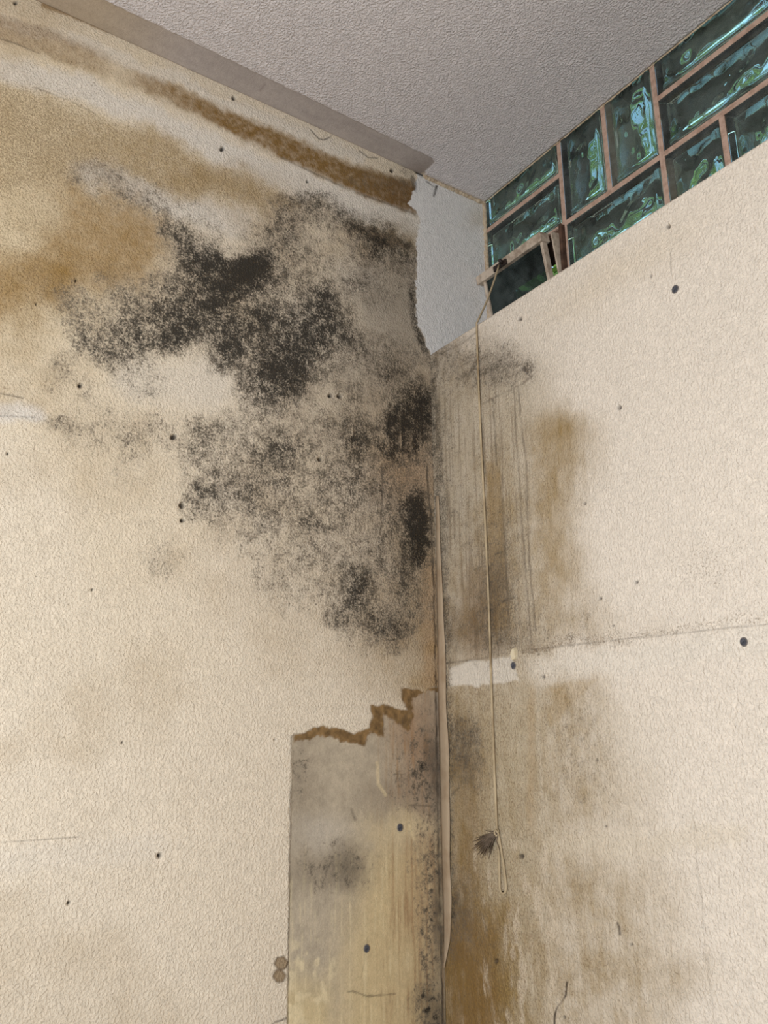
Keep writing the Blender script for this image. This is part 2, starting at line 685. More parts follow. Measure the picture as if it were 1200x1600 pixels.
    pl = mix(pl, srgb(160, 128, 92), .75 * smooth(.0, .6, streak) * smooth(560, 640, u))
    pl = mix(pl, srgb(224, 206, 166), .5 * smooth(.1, .6, -streak) * smooth(1280, 1340, v))
    pl = mix(pl, srgb(224, 206, 168), .6 * smooth(.15, .5, fbm(y, z, .012, 95, 2)) * smooth(1440, 1500, v) * smooth(560, 500, u))
    pl = mix(pl, srgb(88, 76, 60), .42 * blob(wu, wv, 545, 1350, 18, 26) + .38 * blob(wu, wv, 500, 1362, 48, 22))
    pl = mix(pl, srgb(120, 104, 84), .35 * blob(wu, wv, 470, 1230, 24, 70) + .3 * blob(wu, wv, 620, 1250, 46, 24))
    pl = mix(pl, srgb(158, 118, 82), .55 * blob(wu, wv, 655, 1150, 30, 60) + .35 * blob(wu, wv, 660, 1400, 26, 120))
    pl = mix(pl, srgb(54, 42, 34), .6 * blob(wu, wv, 679, 1195, 9, 42) + .6 * blob(wu, wv, 684, 1425, 5, 45) + .55 * blob(wu, wv, 672, 1580, 14, 40) + .25 * smooth(675, 692, u))
    pl = mix(pl, srgb(222, 200, 158), .6 * blob(wu, wv, 632, 1290, 34, 13) + .5 * strokes(u, v, [([(590, 1192), (592, 1225), (603, 1242)], 3, 1), ([(640, 1290), (648, 1312)], 2, 1)], f1))
    pl = mix(pl, srgb(200, 190, 178), .35 * blob(wu, wv, 500, 1300, 40, 18))
    bt = poly_sd(u + 3 * f1 + 3.5 * g1, v + 3 * f2 + 3.5 * fbm(y, z, .006, 87, 2), BROWN_TEAR)
    core = np.repeat(srgb(126, 98, 62)[None, :], n, 0) * (1 + .55 * fbm(y, z, .006, 101, 2)[:, None])
    tb = smooth(-1.5, 2, bt)
    pl = pl * (1 - tb[:, None]) + core * tb[:, None]
    c = c * (1 - inpatch[:, None]) + pl * inpatch[:, None]
    # two hexagonal glue spots
    for cu, cv, rr in ((439.5, 1505, 9.5), (436.5, 1525, 9)):
        d = np.maximum.reduce([np.abs((u - cu) * math.cos(a) + (v - cv) * math.sin(a)) for a in (.4, 1.45, 2.5)])
        c = mix(c, srgb(136, 112, 80), .85 * smooth(rr + 1, rr - 1, d))
        c = mix(c, srgb(84, 64, 42), .6 * smooth(2.2, .5, np.abs(d - rr)))
    # mould
    md = sample(MOULD_L, wu, wv, 12.5, 262.5, 25)
    md = md + .09 * smooth(40, 10, seg_dist(wu, wv, [(110, 268), (200, 295), (330, 335)]))
    md = md * smooth(238, 262, v) * smooth(1060, 1020, v) * (1 - .8 * inpatch)
    md = md + .10 * md * e1 + .16 * md * f1
    sk = fbm(y * 9, z * .5, .03, 111, 3)
    stz = smooth(596, 612, u) * smooth(668, 655, u) * smooth(618, 630, v) * smooth(730, 700, v)
    md = md + stz * .35 * sk
    md = md + .42 * blob(u, v, 390, 420, 24, 12, -35) + .28 * blob(u, v, 650, 820, 9, 42) * smooth(668, 655, u)
    md = md + inpatch * (1 + 1.3 * g1 + .5 * f2) * (.28 * blob(wu, wv, 525, 1355, 50, 32) + .3 * blob(wu, wv, 655, 1200, 34, 60) + .25 * blob(wu, wv, 465, 1200, 16, 50) + .34 * blob(wu, wv, 672, 1420, 16, 120) + .3 * blob(wu, wv, 672, 1580, 18, 40))
    md = md + .14 * inpatch * smooth(0.0, .8, fbm(y, z, .05, 121)) * smooth(1400, 1150, v)
    # white paint of the window jamb laps onto the paper
    edge = np.interp(v, [255, 275, 300, 318, 330, 350, 385, 420, 470, 510, 530, 555, 560],
                     [665, 651, 646, 640, 651, 653, 651, 649, 650, 654, 664, 671, 900])
    white = smooth(-1.2, 1.2, u - edge + 6 * f1) * smooth(563, 556, v - .0 * u + 3 * f2)
    white = np.where(z > ZP - .012, white, 0)
    wp = np.repeat(srgb(222, 216, 210)[None, :], n, 0) * (1 + .02 * e1[:, None])
    wp = mix(wp, srgb(196, 180, 158), .5 * smooth(.25, .8, e2) * smooth(400, 300, v) + .5 * blob(wu, wv, 745, 335, 14, 14))
    c = c * (1 - white[:, None]) + wp * white[:, None]
    md = md * (1 - white)
    md = md + .45 * smooth(9, 1, np.abs(u - edge + 6)) * smooth(400, 470, v) * smooth(556, 540, v) * (u < edge)
    # lines, cracks and creases
    ln = strokes(u, v, [([(597, 726), (597, 770), (595, 836)], 1.3, .7), ([(440, 246), (540, 294), (650, 335)], 1.5, .45),
                        ([(0, 60), (30, 70), (60, 83)], 1.0, .5), ([(55, 137), (110, 157), (150, 178)], 1.0, .4),
                        ([(486, 203), (498, 217), (506, 219), (517, 213)], .9, .7), ([(562, 236), (575, 246), (590, 247)], .9, .6),
                        ([(667, 728), (669, 770), (673, 800), (677, 900), (680, 1000), (683, 1150), (685, 1300), (690, 1480), (694, 1660)], 1.5, .8),
                        ([(598, 725), (668, 727)], 2.5, .28), ([(0, 1317), (60, 1312), (122, 1308)], .9, .4),
                        ([(0, 615), (36, 622)], 1.4, .6), ([(0, 650), (55, 652)], 1, .4), ([(280, 797), (300, 812)], 1.2, .7),
                        ([(455, 1150), (452, 1400), (449, 1660)], 1.3, .55), ([(666, 284), (678, 292)], .8, .9), ([(682, 292), (678, 306)], 2.2, .95),
                        ([(544, 1550), (552, 1549), (575, 1557), (590, 1556), (618, 1553)], 1.4, .55), ([(425, 1600), (448, 1591)], 1.3, .7),
                        ([(550, 1265), (553, 1275), (556, 1280)], 3.5, .45), ([(575, 1470), (565, 1530)], .8, .35),
                        ([(616, 1210), (624, 1209), (619, 1222)], .9, .55), ([(634, 1209), (628, 1210), (629, 1215), (634, 1217), (629, 1222)], .9, .55),
                        ([(641, 1209), (637, 1213), (642, 1217), (638, 1221), (636, 1217), (641, 1213), (641, 1209)], .9, .55),
                        ([(680, 1275), (686, 1300)], 2, .5), ([(640, 1258), (684, 1260)], 1.5, .5)], 1.5 * f1)
    ln = ln * np.clip(.8 + .8 * fbm(y, z, .02, 125, 3), .2, 1)
    c = mix(c, srgb(40, 31, 24), ln)
    c = mix(c, srgb(26, 19, 14), .92 * smooth(.3, .7, blob(u + 3 * f1, v + 3 * f2, 656, 269, 9, 4.5, 28)) + .6 * smooth(.3, .8, blob(u, v, 646, 286, 3.5, 12, -12)))
    ht = .00025 * e1 + .00015 * f1
    ht = ht - .0011 * inpatch + .0005 * tb * inpatch + .0005 * white
    ht = ht + .0012 * smooth(26, 4, seg_dist(u, v, [(-30, 1330), (250, 1312), (455, 1298)])) - .0004 * ln
    ht = ht + .0007 * smooth(14, 4, np.abs(v - np.interp(u, [-20, 350, 656], [24, 160, 292]))) * (u < 655)
    hole = np.zeros(n)
    for cu, cv, r in HOLES_L:
        k = (np.abs(u - cu) < 14) & (np.abs(v - cv) < 14)
        if k.any():
            d = np.hypot(u[k] - cu + 2.2 * f1[k], v[k] - cv + 2.2 * f2[k])
            hole[k] = np.maximum(hole[k], smooth(r + .8, r * .4, d))
    c = mix(c, srgb(30, 26, 24), .95 * hole)
    ht = ht - .005 * hole
    # foxing
    fx = .10 + .26 * och + .3 * bs + .22 * smooth(-20, 10, tan) + .16 * smooth(260, 60, u) * smooth(80, 140, v) * smooth(560, 420, v) + .10 * smooth(1300, 900, v)
    fx = fx * (1 - .9 * white) * (1 - .6 * inpatch)
    grain = 1.0 - .75 * inpatch - .25 * white - .35 * smooth(20, 8, np.abs(band - 8)) * (u > 0)
    # inside the reveal behind the parapet nothing is seen
    return dict(color=np.clip(c, .002, .95), mould=md, fox=fx, grain=np.clip(grain, .1, 1), height=ht)


def shade_right(P):
    x, z = P[:, 0], P[:, 2]
    n = len(P)
    uu, vv = image_px(P)
    far = (x > 0.95) | (z < 0.85)
    u = np.where(far, 1500.0, uu)
    v = np.where(far, 1000.0, vv)
    e1 = fbm(x, z, 0.05, 211)
    e2 = fbm(x, z, 0.05, 221)
    f1 = fbm(x, z, 0.012, 231, 3)
    f2 = fbm(x, z, 0.012, 241, 3)
    wu = u + 14 * e1 + 8 * f1
    wv = v + 14 * e2 + 8 * f2
    c = np.repeat(srgb(226, 212, 195)[None, :], n, 0)
    c = c * (1 + 0.03 * fbm(x, z, 0.16, 251)[:, None] + 0.025 * f1[:, None])
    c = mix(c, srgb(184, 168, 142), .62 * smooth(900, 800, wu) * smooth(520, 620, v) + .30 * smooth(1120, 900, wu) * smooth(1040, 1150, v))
    c = mix(c, srgb(214, 196, 170), .45 * blob(wu, wv, 960, 430, 110, 22, -33))
    och = sample(OCHRE_R, wu, wv, 675, 475, 50)
    och = och * (.88 + .45 * fbm(x, z, .03, 271) + .45 * fbm(x * 4, z * .7, .03, 275) + .35 * f1)
    c = mix(c, srgb(146, 120, 74), np.clip(och * 1.12 - .03, 0, 1))
    # olive bloom
    c = mix(c, srgb(150, 122, 74), .36 * blob(wu, wv, 868, 672, 34, 24) + .5 * blob(wu, wv, 862, 800, 20, 110) + .35 * blob(wu, wv, 895, 700, 16, 30))
    c = mix(c, srgb(150, 120, 72), .55 * smooth(-3, 7, poly_sd(u + 2 * f1, v + 4 * f2, [(757, 722), (772, 720), (784, 742), (790, 860), (796, 985), (764, 990)])))
    c = mix(c, srgb(112, 78, 40), .55 * blob(wu, wv, 750, 960, 26, 60))
    c = mix(c, srgb(116, 88, 52), .55 * smooth(1130, 1200, v) * smooth(770, 735, wu) * smooth(704, 712, u) * (.6 + .5 * e1))
    c = mix(c, srgb(124, 92, 44), .75 * smooth(1400, 1450, wv) * smooth(800, 765, wu) * (.8 + .4 * e2))
    c = mix(c, srgb(128, 90, 40), .6 * smooth(1600, 1520, v) * 0 + .6 * smooth(695, 640, 2 * 700 - u) * 0)
    c = mix(c, srgb(160, 130, 80), .32 * smooth(-3, 6, poly_sd(u + 9 * f1, v + 3 * f2, [(858, 1065), (940, 1060), (925, 1075), (880, 1120), (858, 1140)])))
    # pale flakes
    c = mix(c, srgb(206, 188, 164), .7 * smooth(.15, .5, fbm(x * 2.2, z * .8, .03, 281)) * smooth(1250, 1330, v) * smooth(700, 760, u) * smooth(930, 860, u))
    c = mix(c, srgb(216, 204, 188), .9 * smooth(-2, 3, poly_sd(u + 4 * f1, v + 7 * fbm(x, z, .02, 285, 4), [(701, 1039), (735, 1032), (800, 1024), (812, 1062), (770, 1070), (703, 1073)])))
    c = mix(c, srgb(222, 210, 194), .6 * smooth(30, 6, seg_dist(wu, wv, [(820, 1045), (960, 1030), (1200, 1000)])) * smooth(800, 850, u))
    c = mix(c, srgb(212, 196, 172), .4 * smooth(28, 6, seg_dist(wu, wv, [(860, 1325), (1010, 1325), (1150, 1300)])))
    c = mix(c, srgb(176, 148, 112), .35 * smooth(9, 1, np.abs(u - 830 + 5 * e1)) * smooth(1050, 1100, v) * smooth(1320, 1280, v))
    dk = np.zeros(n)
    for cu, cv, su, sv, t in ((725, 1170, 14, 26, .65), (735, 1140, 10, 12, .4), (740, 1222, 12, 8, .35), (715, 1425, 20, 30, .5), (775, 915, 16, 45, .55),
                              (705, 985, 14, 30, .3), (795, 1000, 30, 12, .4), (770, 565, 30, 22, .4), (695, 560, 14, 18, .3)):
        c = mix(c, srgb(84, 72, 58), .55 * t * blob(wu, wv, cu, cv, su, sv))
        dk += .32 * t * blob(wu, wv, cu, cv, su * 1.2, sv * 1.2)
    streak = fbm(x * 9, z * .3, .03, 291, 3)
    c = mix(c, srgb(110, 90, 68), .45 * smooth(.05, .55, streak) * smooth(850, 790, u) * smooth(560, 620, v) * smooth(1060, 1000, v))
    md = sample(MOULD_R, wu, wv, 675, 475, 50) * .45
    md = md * smooth(490, 530, v) + .10 * md * e1
    md = md + dk + .12 * blob(wu, wv, 760, 575, 40, 20) + .25 * blob(wu, wv, 820, 575, 8, 8)
    md = md + .25 * smooth(16, 3, np.abs(u - np.interp(v, [560, 780, 1000, 1400, 1600], [672, 686, 694, 704, 700]))) * smooth(1560, 1400, v)
    md = md + .10 * smooth(12, 2, seg_dist(wu, wv, [(830, 1012), (960, 997), (1130, 978)])) * smooth(1180, 1050, u)
    ln = strokes(u, v, [([(770, 624), (776, 726)], 1.6, .6), ([(810, 604), (813, 650), (822, 720), (827, 880), (837, 985)], 1.4, .5),
                        ([(803, 608), (808, 700), (818, 850), (829, 992)], 1.3, .42), ([(752, 632), (775, 620), (815, 600), (842, 578)], 1.4, .4),
                        ([(784, 742), (789, 860), (796, 985)], 1.5, .45), ([(748, 560), (751, 640), (757, 740)], 2.0, .4),
                        ([(700, 1036), (762, 1028)], 1.6, .6), ([(830, 1015), (960, 1000), (1060, 990), (1150, 980), (1210, 974)], 1.2, .38),
                        ([(887, 1535), (884, 1556), (872, 1574), (868, 1584), (866, 1620)], 1.4, .9), ([(966, 1443), (969, 1450), (969, 1460)], 2.0, .75),
                        ([(741, 890), (757, 884), (766, 888)], 1.2, .6), ([(774, 866), (786, 862)], .9, .6), ([(786, 940), (797, 932)], 2.2, .7),
                        ([(1048, 395), (1047, 412), (1050, 430)], .6, .35), ([(1082, 1264), (1098, 1420), (1114, 1576)], .8, .22),
                        ([(820, 1032), (828, 1046)], 1.6, .35), ([(708, 1240), (718, 1231)], 1, .5), ([(688, 553), (720, 538), (745, 518)], 1.4, .45),
                        ([(725, 600), (740, 570), (747, 545)], 1.0, .5)], 1.5 * f1)
    ln = ln * np.clip(.82 + .9 * fbm(x, z, .02, 295, 3), .15, 1)
    c = mix(c, srgb(52, 42, 34), ln)
    ht = .00025 * e1 + .00015 * f1 - .0006 * ln
    ht = ht + .0009 * smooth(7, 2, np.abs(u - np.interp(v, [560, 770, 1000, 1500, 1600], [684, 690, 699, 705, 706]))) * smooth(560, 620, v) * 0
    ht = ht + .0007 * smooth(-3, 4, v - np.interp(u, [700, 830, 960, 1150, 1210], [1036, 1015, 1000, 980, 974]))
    hole = np.zeros(n)
    for cu, cv, r in HOLES_R:
        k = (np.abs(u - cu) < 14) & (np.abs(v - cv) < 14)
        if k.any():
            d = np.hypot(u[k] - cu + 2.5 * f1[k], v[k] - cv + 2.5 * f2[k])
            hole[k] = np.maximum(hole[k], smooth(r + .8, r * .4, d))
    c = mix(c, srgb(56, 48, 44), .85 * hole)
    ht = ht - .004 * hole
    fx = .10 + .32 * och + .10 * smooth(1000, 800, u) + .22 * smooth(870, 780, wu) * (.6 + .8 * e1)
    fx = fx + .35 * smooth(14, 2, seg_dist(wu, wv, [(830, 1010), (960, 994), (1170, 972)])) + .30 * blob(wu, wv, 1100, 880, 40, 30)
    fx = fx * (1 - .85 * smooth(-2, 3, poly_sd(u, v, [(701, 1039), (735, 1032), (800, 1024), (812, 1062), (770, 1070), (703, 1073)])))
    grain = np.clip(1.0 - .55 * smooth(780, 720, u), .1, 1)
    return dict(color=np.clip(c, .002, .95), mould=md, fox=fx, grain=grain, height=ht)


def shade_ceiling(P):
    x, y = P[:, 0], P[:, 1]
    n = len(P)
    e1 = fbm(x, y, 0.05, 311)
    f1 = fbm(x, y, 0.010, 331, 3)
    c = np.repeat(srgb(216, 206, 202)[None, :], n, 0) * (1 + .02 * fbm(x, y, .2, 341)[:, None])
    edge = np.interp(y, [-3.2, -.47, -.2, -.02, -.009, -.006], [.054, .053, .050, .047, .040, -.05])
    bare = smooth(.0012, -.0012, x - edge + .0016 * f1)
    g = np.repeat(srgb(172, 160, 152)[None, :], n, 0) * (1 + .10 * fbm(x * 4, y * .6, .04, 351)[:, None] + .05 * e1[:, None])
    g = mix(g, srgb(104, 84, 64), .5 * smooth(-.07, -.012, y) * (.5 + .5 * smooth(.05, 0, x)))
    g = mix(g, srgb(176, 152, 112), .5 * smooth(-.45, -.62, y))
    c = c * (1 - bare[:, None]) + g * bare[:, None]
    # brownish seam above the jamb
    seam = smooth(.012, .002, x + .003 * f1) * (y > -.012)
    c = mix(c, srgb(186, 166, 142), .7 * seam)
    ln = smooth(.0010, .0003, np.abs(y + .345 + .004 * e1 - (x - .05) * .1)) * (x < .09) * .35
    c = mix(c, srgb(110, 96, 88), ln)
    return dict(color=np.clip(c, .002, .95), mould=0 * x + .02 * bare, fox=0 * x + .05, grain=np.clip(1 - .85 * bare, .08, 1),
                height=-.0014 * bare + .0002 * e1)


RX, RY = 3.0, -3.0             # far sides of the room
STEP = 0.0016
us = spaced(RY, 0.205, -0.80, 0.145, STEP)
vs = spaced(0.0, ZC + .012, 0.95, ZC + .012, STEP)
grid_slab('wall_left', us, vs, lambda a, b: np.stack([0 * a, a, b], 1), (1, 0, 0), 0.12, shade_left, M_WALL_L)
us = spaced(0.0, RX, 0.0, 0.72, STEP)
vs = spaced(0.0, ZP, 0.95, ZP, STEP)
wall_r = grid_slab('wall_right', us, vs, lambda a, b: np.stack([a, 0 * a, b], 1), (0, -1, 0), 0.23, shade_right, M_WALL_R)
us = spaced(0.0, RX, 0.0, 0.10, 0.0016)
vs = spaced(RY, 0.139, -0.80, 0.139, 0.003)
grid_slab('ceiling', us, vs, lambda a, b: np.stack([a, b, 0 * a + ZC], 1), (0, 0, -1), 0.15, shade_ceiling, M_CEIL)


class MB:
    def __init__(self):
        self.bm = bmesh.new()

    def box(self, lo, hi, bevel=0.0, seg=2):
        r = bmesh.ops.create_cube(self.bm, size=1.0)
        vs_ = r['verts']
        for v in vs_:
            v.co = Vector([lo[i] + (v.co[i] + .5) * (hi[i] - lo[i]) for i in range(3)])
        if bevel > 0:
            es = list({e for v in vs_ for e in v.link_edges})
            bmesh.ops.bevel(self.bm, geom=es, offset=bevel, segments=seg, affect='EDGES', profile=.6)
        return self

    def beam(self, a, b, side, up, w, h, bevel=0.0):
        """a bar from a to b, w wide along side and h along up"""
        a, b, side, up = map(Vector, (a, b, side, up))
        vs_ = []
        for p in (a, b):
            for sx, sy in ((-1, -1), (1, -1), (1, 1), (-1, 1)):
                vs_.append(self.bm.verts.new(p + side * (sx * w / 2) + up * (sy * h / 2)))
        fs = [(0, 1, 2, 3), (7, 6, 5, 4), (0, 4, 5, 1), (1, 5, 6, 2), (2, 6, 7, 3), (3, 7, 4, 0)]
        faces = [self.bm.faces.new([vs_[i] for i in f]) for f in fs]
        if bevel > 0:
            es = list({e for f in faces for e in f.edges})
            bmesh.ops.bevel(self.bm, geom=es, offset=bevel, segments=2, affect='EDGES', profile=.6)
        return self

    def tube(self, pts, radii, n=10, cap=True):
        pts = [Vector(p) for p in pts]
        if not hasattr(radii, '__len__'):
            radii = [radii] * len(pts)
        rings = []
        prev = None
        for i, p in enumerate(pts):
            t = (pts[min(i + 1, len(pts) - 1)] - pts[max(i - 1, 0)]).normalized()
            if prev is None:
                ref = Vector((0, 0, 1)) if abs(t.z) < .9 else Vector((1, 0, 0))
                prev = t.cross(ref).normalized()
            a = (prev - t * prev.dot(t)).normalized()
            b = t.cross(a)
            prev = a
            rings.append([self.bm.verts.new(p + (a * math.cos(2 * math.pi * k / n) + b * math.sin(2 * math.pi * k / n)) * radii[i]) for k in range(n)])
        for r0, r1 in zip(rings[:-1], rings[1:]):
            for k in range(n):
                f = self.bm.faces.new((r0[k], r0[(k + 1) % n], r1[(k + 1) % n], r1[k]))
                f.smooth = True
        if cap:
            self.bm.faces.new(rings[0][::-1])
            self.bm.faces.new(rings[-1])
        return self

    def build(self, name, mat, parent=None, recalc=True, jitter=0.0, offset=None):
        if recalc:
            bmesh.ops.recalc_face_normals(self.bm, faces=self.bm.faces)
        if jitter:
            for v in self.bm.verts:
                v.co += Vector(rng.normal(0, jitter, 3))
        if offset is not None:
            for v in self.bm.verts:
                v.co -= Vector(offset)
        me = bpy.data.meshes.new(name)
        self.bm.to_mesh(me)
        self.bm.free()
        me.materials.append(mat)
        return link(name, me, parent)


def empty(name, loc):
    o = bpy.data.objects.new(name, None)
    o.empty_display_size = .05
    o.location = loc
    COL.objects.link(o)
    return o


# the rest of the room
structure(MB().box((-.12, RY - .12, -.1), (RX + .12, .23, 0)).build('floor', M_FLOOR))
structure(MB().box((-.12, RY - .12, 0), (RX + .12, RY, ZC + .15)).build('wall_back', M_BACK))
structure(MB().box((RX, RY, 0), (RX + .12, .23, ZC + .15)).build('wall_side', M_BACK))
structure(MB().box((0.815, 0.0, ZP), (RX, 0.23, ZC + .15)).build('wall_pier', M_BACK))

# ------------------------------------------------------------------ glass block window
GY = 0.140                       # inner face of the blocks
MOD = 0.2


def block_mesh(w, h, seed):
    """hollow pressed glass block, wavy inside, with a raised flat rim; local x,z centred, y from 0 to 0.08"""
    nx, nz = max(10, int(w / .0028)), max(10, int(h / .0028))
    xs = np.linspace(-w / 2, w / 2, nx)
    zs = np.linspace(-h / 2, h / 2, nz)
    X, Z = np.meshgrid(xs, zs)
    d = np.minimum(w / 2 - np.abs(X), h / 2 - np.abs(Z))
    r = np.random.default_rng(seed)
    ox, oz = r.uniform(0, 5, 2)

    def wave(k, sc):
        a = fbm(X * (1 + .4 * k) + ox, Z * 1.5 + oz, sc, 400 + 10 * seed + 3 * k, 2, .35)
        return a
    verts, faces = [], []

    def shell(yf, yb, hf, hb, inset, inward):
        base = len(verts)
        sx, sz = (w / 2 - inset) / (w / 2), (h / 2 - inset) / (h / 2)
        for yy, hh in ((yf, hf), (yb, hb)):
            for q in np.stack([X * sx, yy + hh, Z * sz], -1).reshape(-1, 3):
                verts.append(q)
        m_ = nx * nz
        I = np.arange(m_).reshape(nz, nx) + base
        J = I + m_
        fl = []
        for a in range(nz - 1):
            for b in range(nx - 1):
                fl.append((I[a, b], I[a, b + 1], I[a + 1, b + 1], I[a + 1, b]))
                fl.append((J[a, b], J[a + 1, b], J[a + 1, b + 1], J[a, b + 1]))
        for b in range(nx - 1):
            fl.append((I[0, b], J[0, b], J[0, b + 1], I[0, b + 1]))
            fl.append((I[-1, b], I[-1, b + 1], J[-1, b + 1], J[-1, b]))
        for a in range(nz - 1):
            fl.append((I[a, 0], I[a + 1, 0], J[a + 1, 0], J[a, 0]))
            fl.append((I[a, -1], J[a, -1], J[a + 1, -1], I[a + 1, -1]))
        if inward:
            fl = [f[::-1] for f in fl]
        faces.extend(fl)
    inner = smooth(.004, .016, d)
    rim = .0035 * smooth(.0105, .0135, d) - .0022 * smooth(.002, .0, d) * -1
    shell(0.0, 0.08, rim + .0009 * inner * wave(0, .05), -rim + .0006 * inner * wave(1, .05), 0.0, False)
    shell(0.011, 0.069, .0046 * inner * wave(2, .042), .0046 * inner * wave(3, .046), 0.007, True)
    me = bpy.data.meshes.new('glass_block')
    me.from_pydata([tuple(v) for v in verts], [], [tuple(int(i) for i in f) for f in faces])
    me.polygons.foreach_set('use_smooth', np.ones(len(me.polygons), bool))
    me.materials.append(M_GLASS)
    return me


mb = MB()
J = 0.0045                       # half a mortar joint
cells = []                       # (cx, cz, w, h)
for k in range(4):
    for row in range(2):
        x0, z0 = k * MOD, ZP + row * MOD
        if k == 0 and row == 0:
            continue
        horiz = (k + row) % 2 == 1
        for s in range(2):
            if horiz:
                cells.append((x0 + .1, z0 + .05 + .1 * s, .2 - 2 * J, .1 - 2 * J))
            else:
                cells.append((x0 + .05 + .1 * s, z0 + .1, .1 - 2 * J, .2 - 2 * J))
        y0, y1 = GY + .0015, GY + .078
        bv = .0006
        mb.box((x0, y0, z0), (x0 + J, y1, z0 + MOD), bv)
        mb.box((x0 + MOD - J, y0, z0), (x0 + MOD, y1, z0 + MOD), bv)
        mb.box((x0 + J, y0, z0), (x0 + MOD - J, y1, z0 + J), bv)
        mb.box((x0 + J, y0, z0 + MOD - J), (x0 + MOD - J, y1, z0 + MOD), bv)
        if horiz:
            mb.box((x0 + J, y0, z0 + .1 - J), (x0 + MOD - J, y1, z0 + .1 + J), bv)
        else:
            mb.box((x0 + .1 - J, y0, z0 + J), (x0 + .1 + J, y1, z0 + MOD - J), bv)
win = structure(mb.build('window_1', M_MORTAR))
for i, (cx, cz, w, h) in enumerate(cells):
    o = link('glass_block', block_mesh(w, h, i), win)
    o.location = (cx, GY, cz)

# crumbling caulk round the reveal
def bead(pts, r, seed, n=90):
    P = [np.array(p, float) for p in pts]
    L = np.cumsum([0] + [np.linalg.norm(b - a) for a, b in zip(P[:-1], P[1:])])
    g = np.random.default_rng(seed)
    q, rr = [], []
    for t in np.linspace(0, L[-1], n):
        p = np.array([np.interp(t, L, [a[k] for a in P]) for k in range(3)])
        q.append(p + g.normal(0, r * .12, 3))
        rr.append(r * g.uniform(.65, 1.2))
    return MB().tube(q, rr, 9)


structure(bead([(0.001, GY + .001, ZP), (0.001, GY + .001, ZC)], .0055, 5).build('trim_1', M_CAULK))
structure(bead([(0.001, -.006, ZC - .001), (0.001, GY, ZC - .001)], .0042, 6, 70).build('trim_2', M_CAULK))
structure(bead([(0.003, GY + .001, ZC), (.8, GY + .001, ZC)], .0016, 8, 260).build('trim_3', M_CAULK))

# ------------------------------------------------------------------ tilting vent in the lower left cell
hinge = np.array([0.012, GY + .012, ZP + .014])
q0 = ray(756, 438)
vent = empty('vent_window', (0.1, GY, ZP))
tag(vent, 'small tilting metal vent sash with dark pane, open inward at the left end of the glass blocks', 'vent')
VO = np.array([0.1, GY, ZP])
TILT = math.radians(10)
sd = np.array([0, -math.sin(TILT), math.cos(TILT)])      # up along the sash
sn = np.array([0, -math.cos(TILT), -math.sin(TILT)])     # towards the room
X1 = np.array([1.0, 0, 0])
xl, xr = 0.014, 0.172
HS = 0.172


def sp(x, t, o=0.0):
    return np.array([x, hinge[1], hinge[2]]) + sd * t + sn * o


fb = MB()
fb.box((.002, GY + .004, ZP + .001), (.0065, GY + .07, ZP + .199), .0008)
fb.box((.1925, GY - .006, ZP + .001), (.1985, GY + .07, ZP + .199), .0008)
fb.box((.0065, GY + .004, ZP + .193), (.1925, GY + .07, ZP + .199), .0008)
fb.box((.0065, GY + .004, ZP + .001), (.1925, GY + .07, ZP + .010), .0008)
fo = fb.build('outer_frame', M_FRAME_D, vent, offset=VO)
# right-hand cheek plate that closes the gap beside the open sash
ck = MB()
vs_ = [ck.bm.verts.new(Vector(p)) for p in [(.1885, GY + .004, ZP + .010), (.1885, GY + .004, ZP + .186), (.1885, GY - .022, ZP + .180),
                                            (.1915, GY + .004, ZP + .010), (.1915, GY + .004, ZP + .186), (.1915, GY - .022, ZP + .180)]]
for f in ((0, 1, 2), (5, 4, 3), (0, 3, 4, 1), (1, 4, 5, 2), (2, 5, 3, 0)):
    ck.bm.faces.new([vs_[i] for i in f])
ck.build('cheek_plate', M_FRAME, vent, offset=VO)
MB().beam(sp(xl - .012, HS), sp(xr, HS), sd, sn, .016, .022, .0015).build('top_rail', M_FRAME, vent, offset=VO)
MB().beam(sp(xl + .003, .004), sp(xl + .003, HS - .008), X1, sn, .006, .012, .001).build('side_rail', M_FRAME, vent, offset=VO)
MB().beam(sp(xr - .006, .004), sp(xr - .006, HS - .008), X1, sn, .006, .012, .001).build('side_rail', M_FRAME, vent, offset=VO)
MB().beam(sp(xl + .006, .004), sp(xr - .009, .004), sd, sn, .008, .012, .001).build('bottom_rail', M_FRAME, vent, offset=VO)
MB().beam(sp(xl + .006, .088), sp(xr - .009, .088), sn, sd, .004, .159, .0).build('pane', M_PANE, vent, offset=VO)['label'] = 'dark glass pane of the vent'
lx = .070
lt = MB()
lt.beam(sp(lx - .017, HS - .003, .0125), sp(lx + .017, HS - .003, .0125), sd, sn, .010, .004, .001)
lt.tube([sp(lx + .008, HS - .002, .012), sp(lx + .008, HS + .002, .022)], [.004, .003], 10)
lt.build('latch', M_BLACK, vent, offset=VO)['label'] = 'black catch on the top rail'

# ------------------------------------------------------------------ pull cord
A = sp(lx + .002, HS - .003, .0165)
edge_p = on_right(745, 515, -.0025)
cord = empty('pull_cord', (float(edge_p[0]), -.003, float(on_right(784, 1395)[2])))
tag(cord, 'thin pale pull cord hanging from the vent down the right wall, ending in a loop', 'cord')
CO = np.array(cord.location)
pts = []
B0 = np.array([edge_p[0], -.0022, ZP + .002])
for t in np.linspace(0, 1, 14):
    s = A * (1 - t) + B0 * t
    s[2] -= .012 * math.sin(math.pi * t) * .6
    pts.append(s)
knot = on_right(777, 1301, -.004)
for t in np.linspace(0.02, 1, 46):
    uu_ = np.interp(t, [0, .25, .6, 1], [745, 753, 765, 777])
    p = B0 * (1 - t) + knot * t
    xx = on_right(uu_, 520 + t * 781, -.003)[0]
    pts.append(np.array([xx, -.0030 - .0008 * math.sin(9 * t), p[2]]))
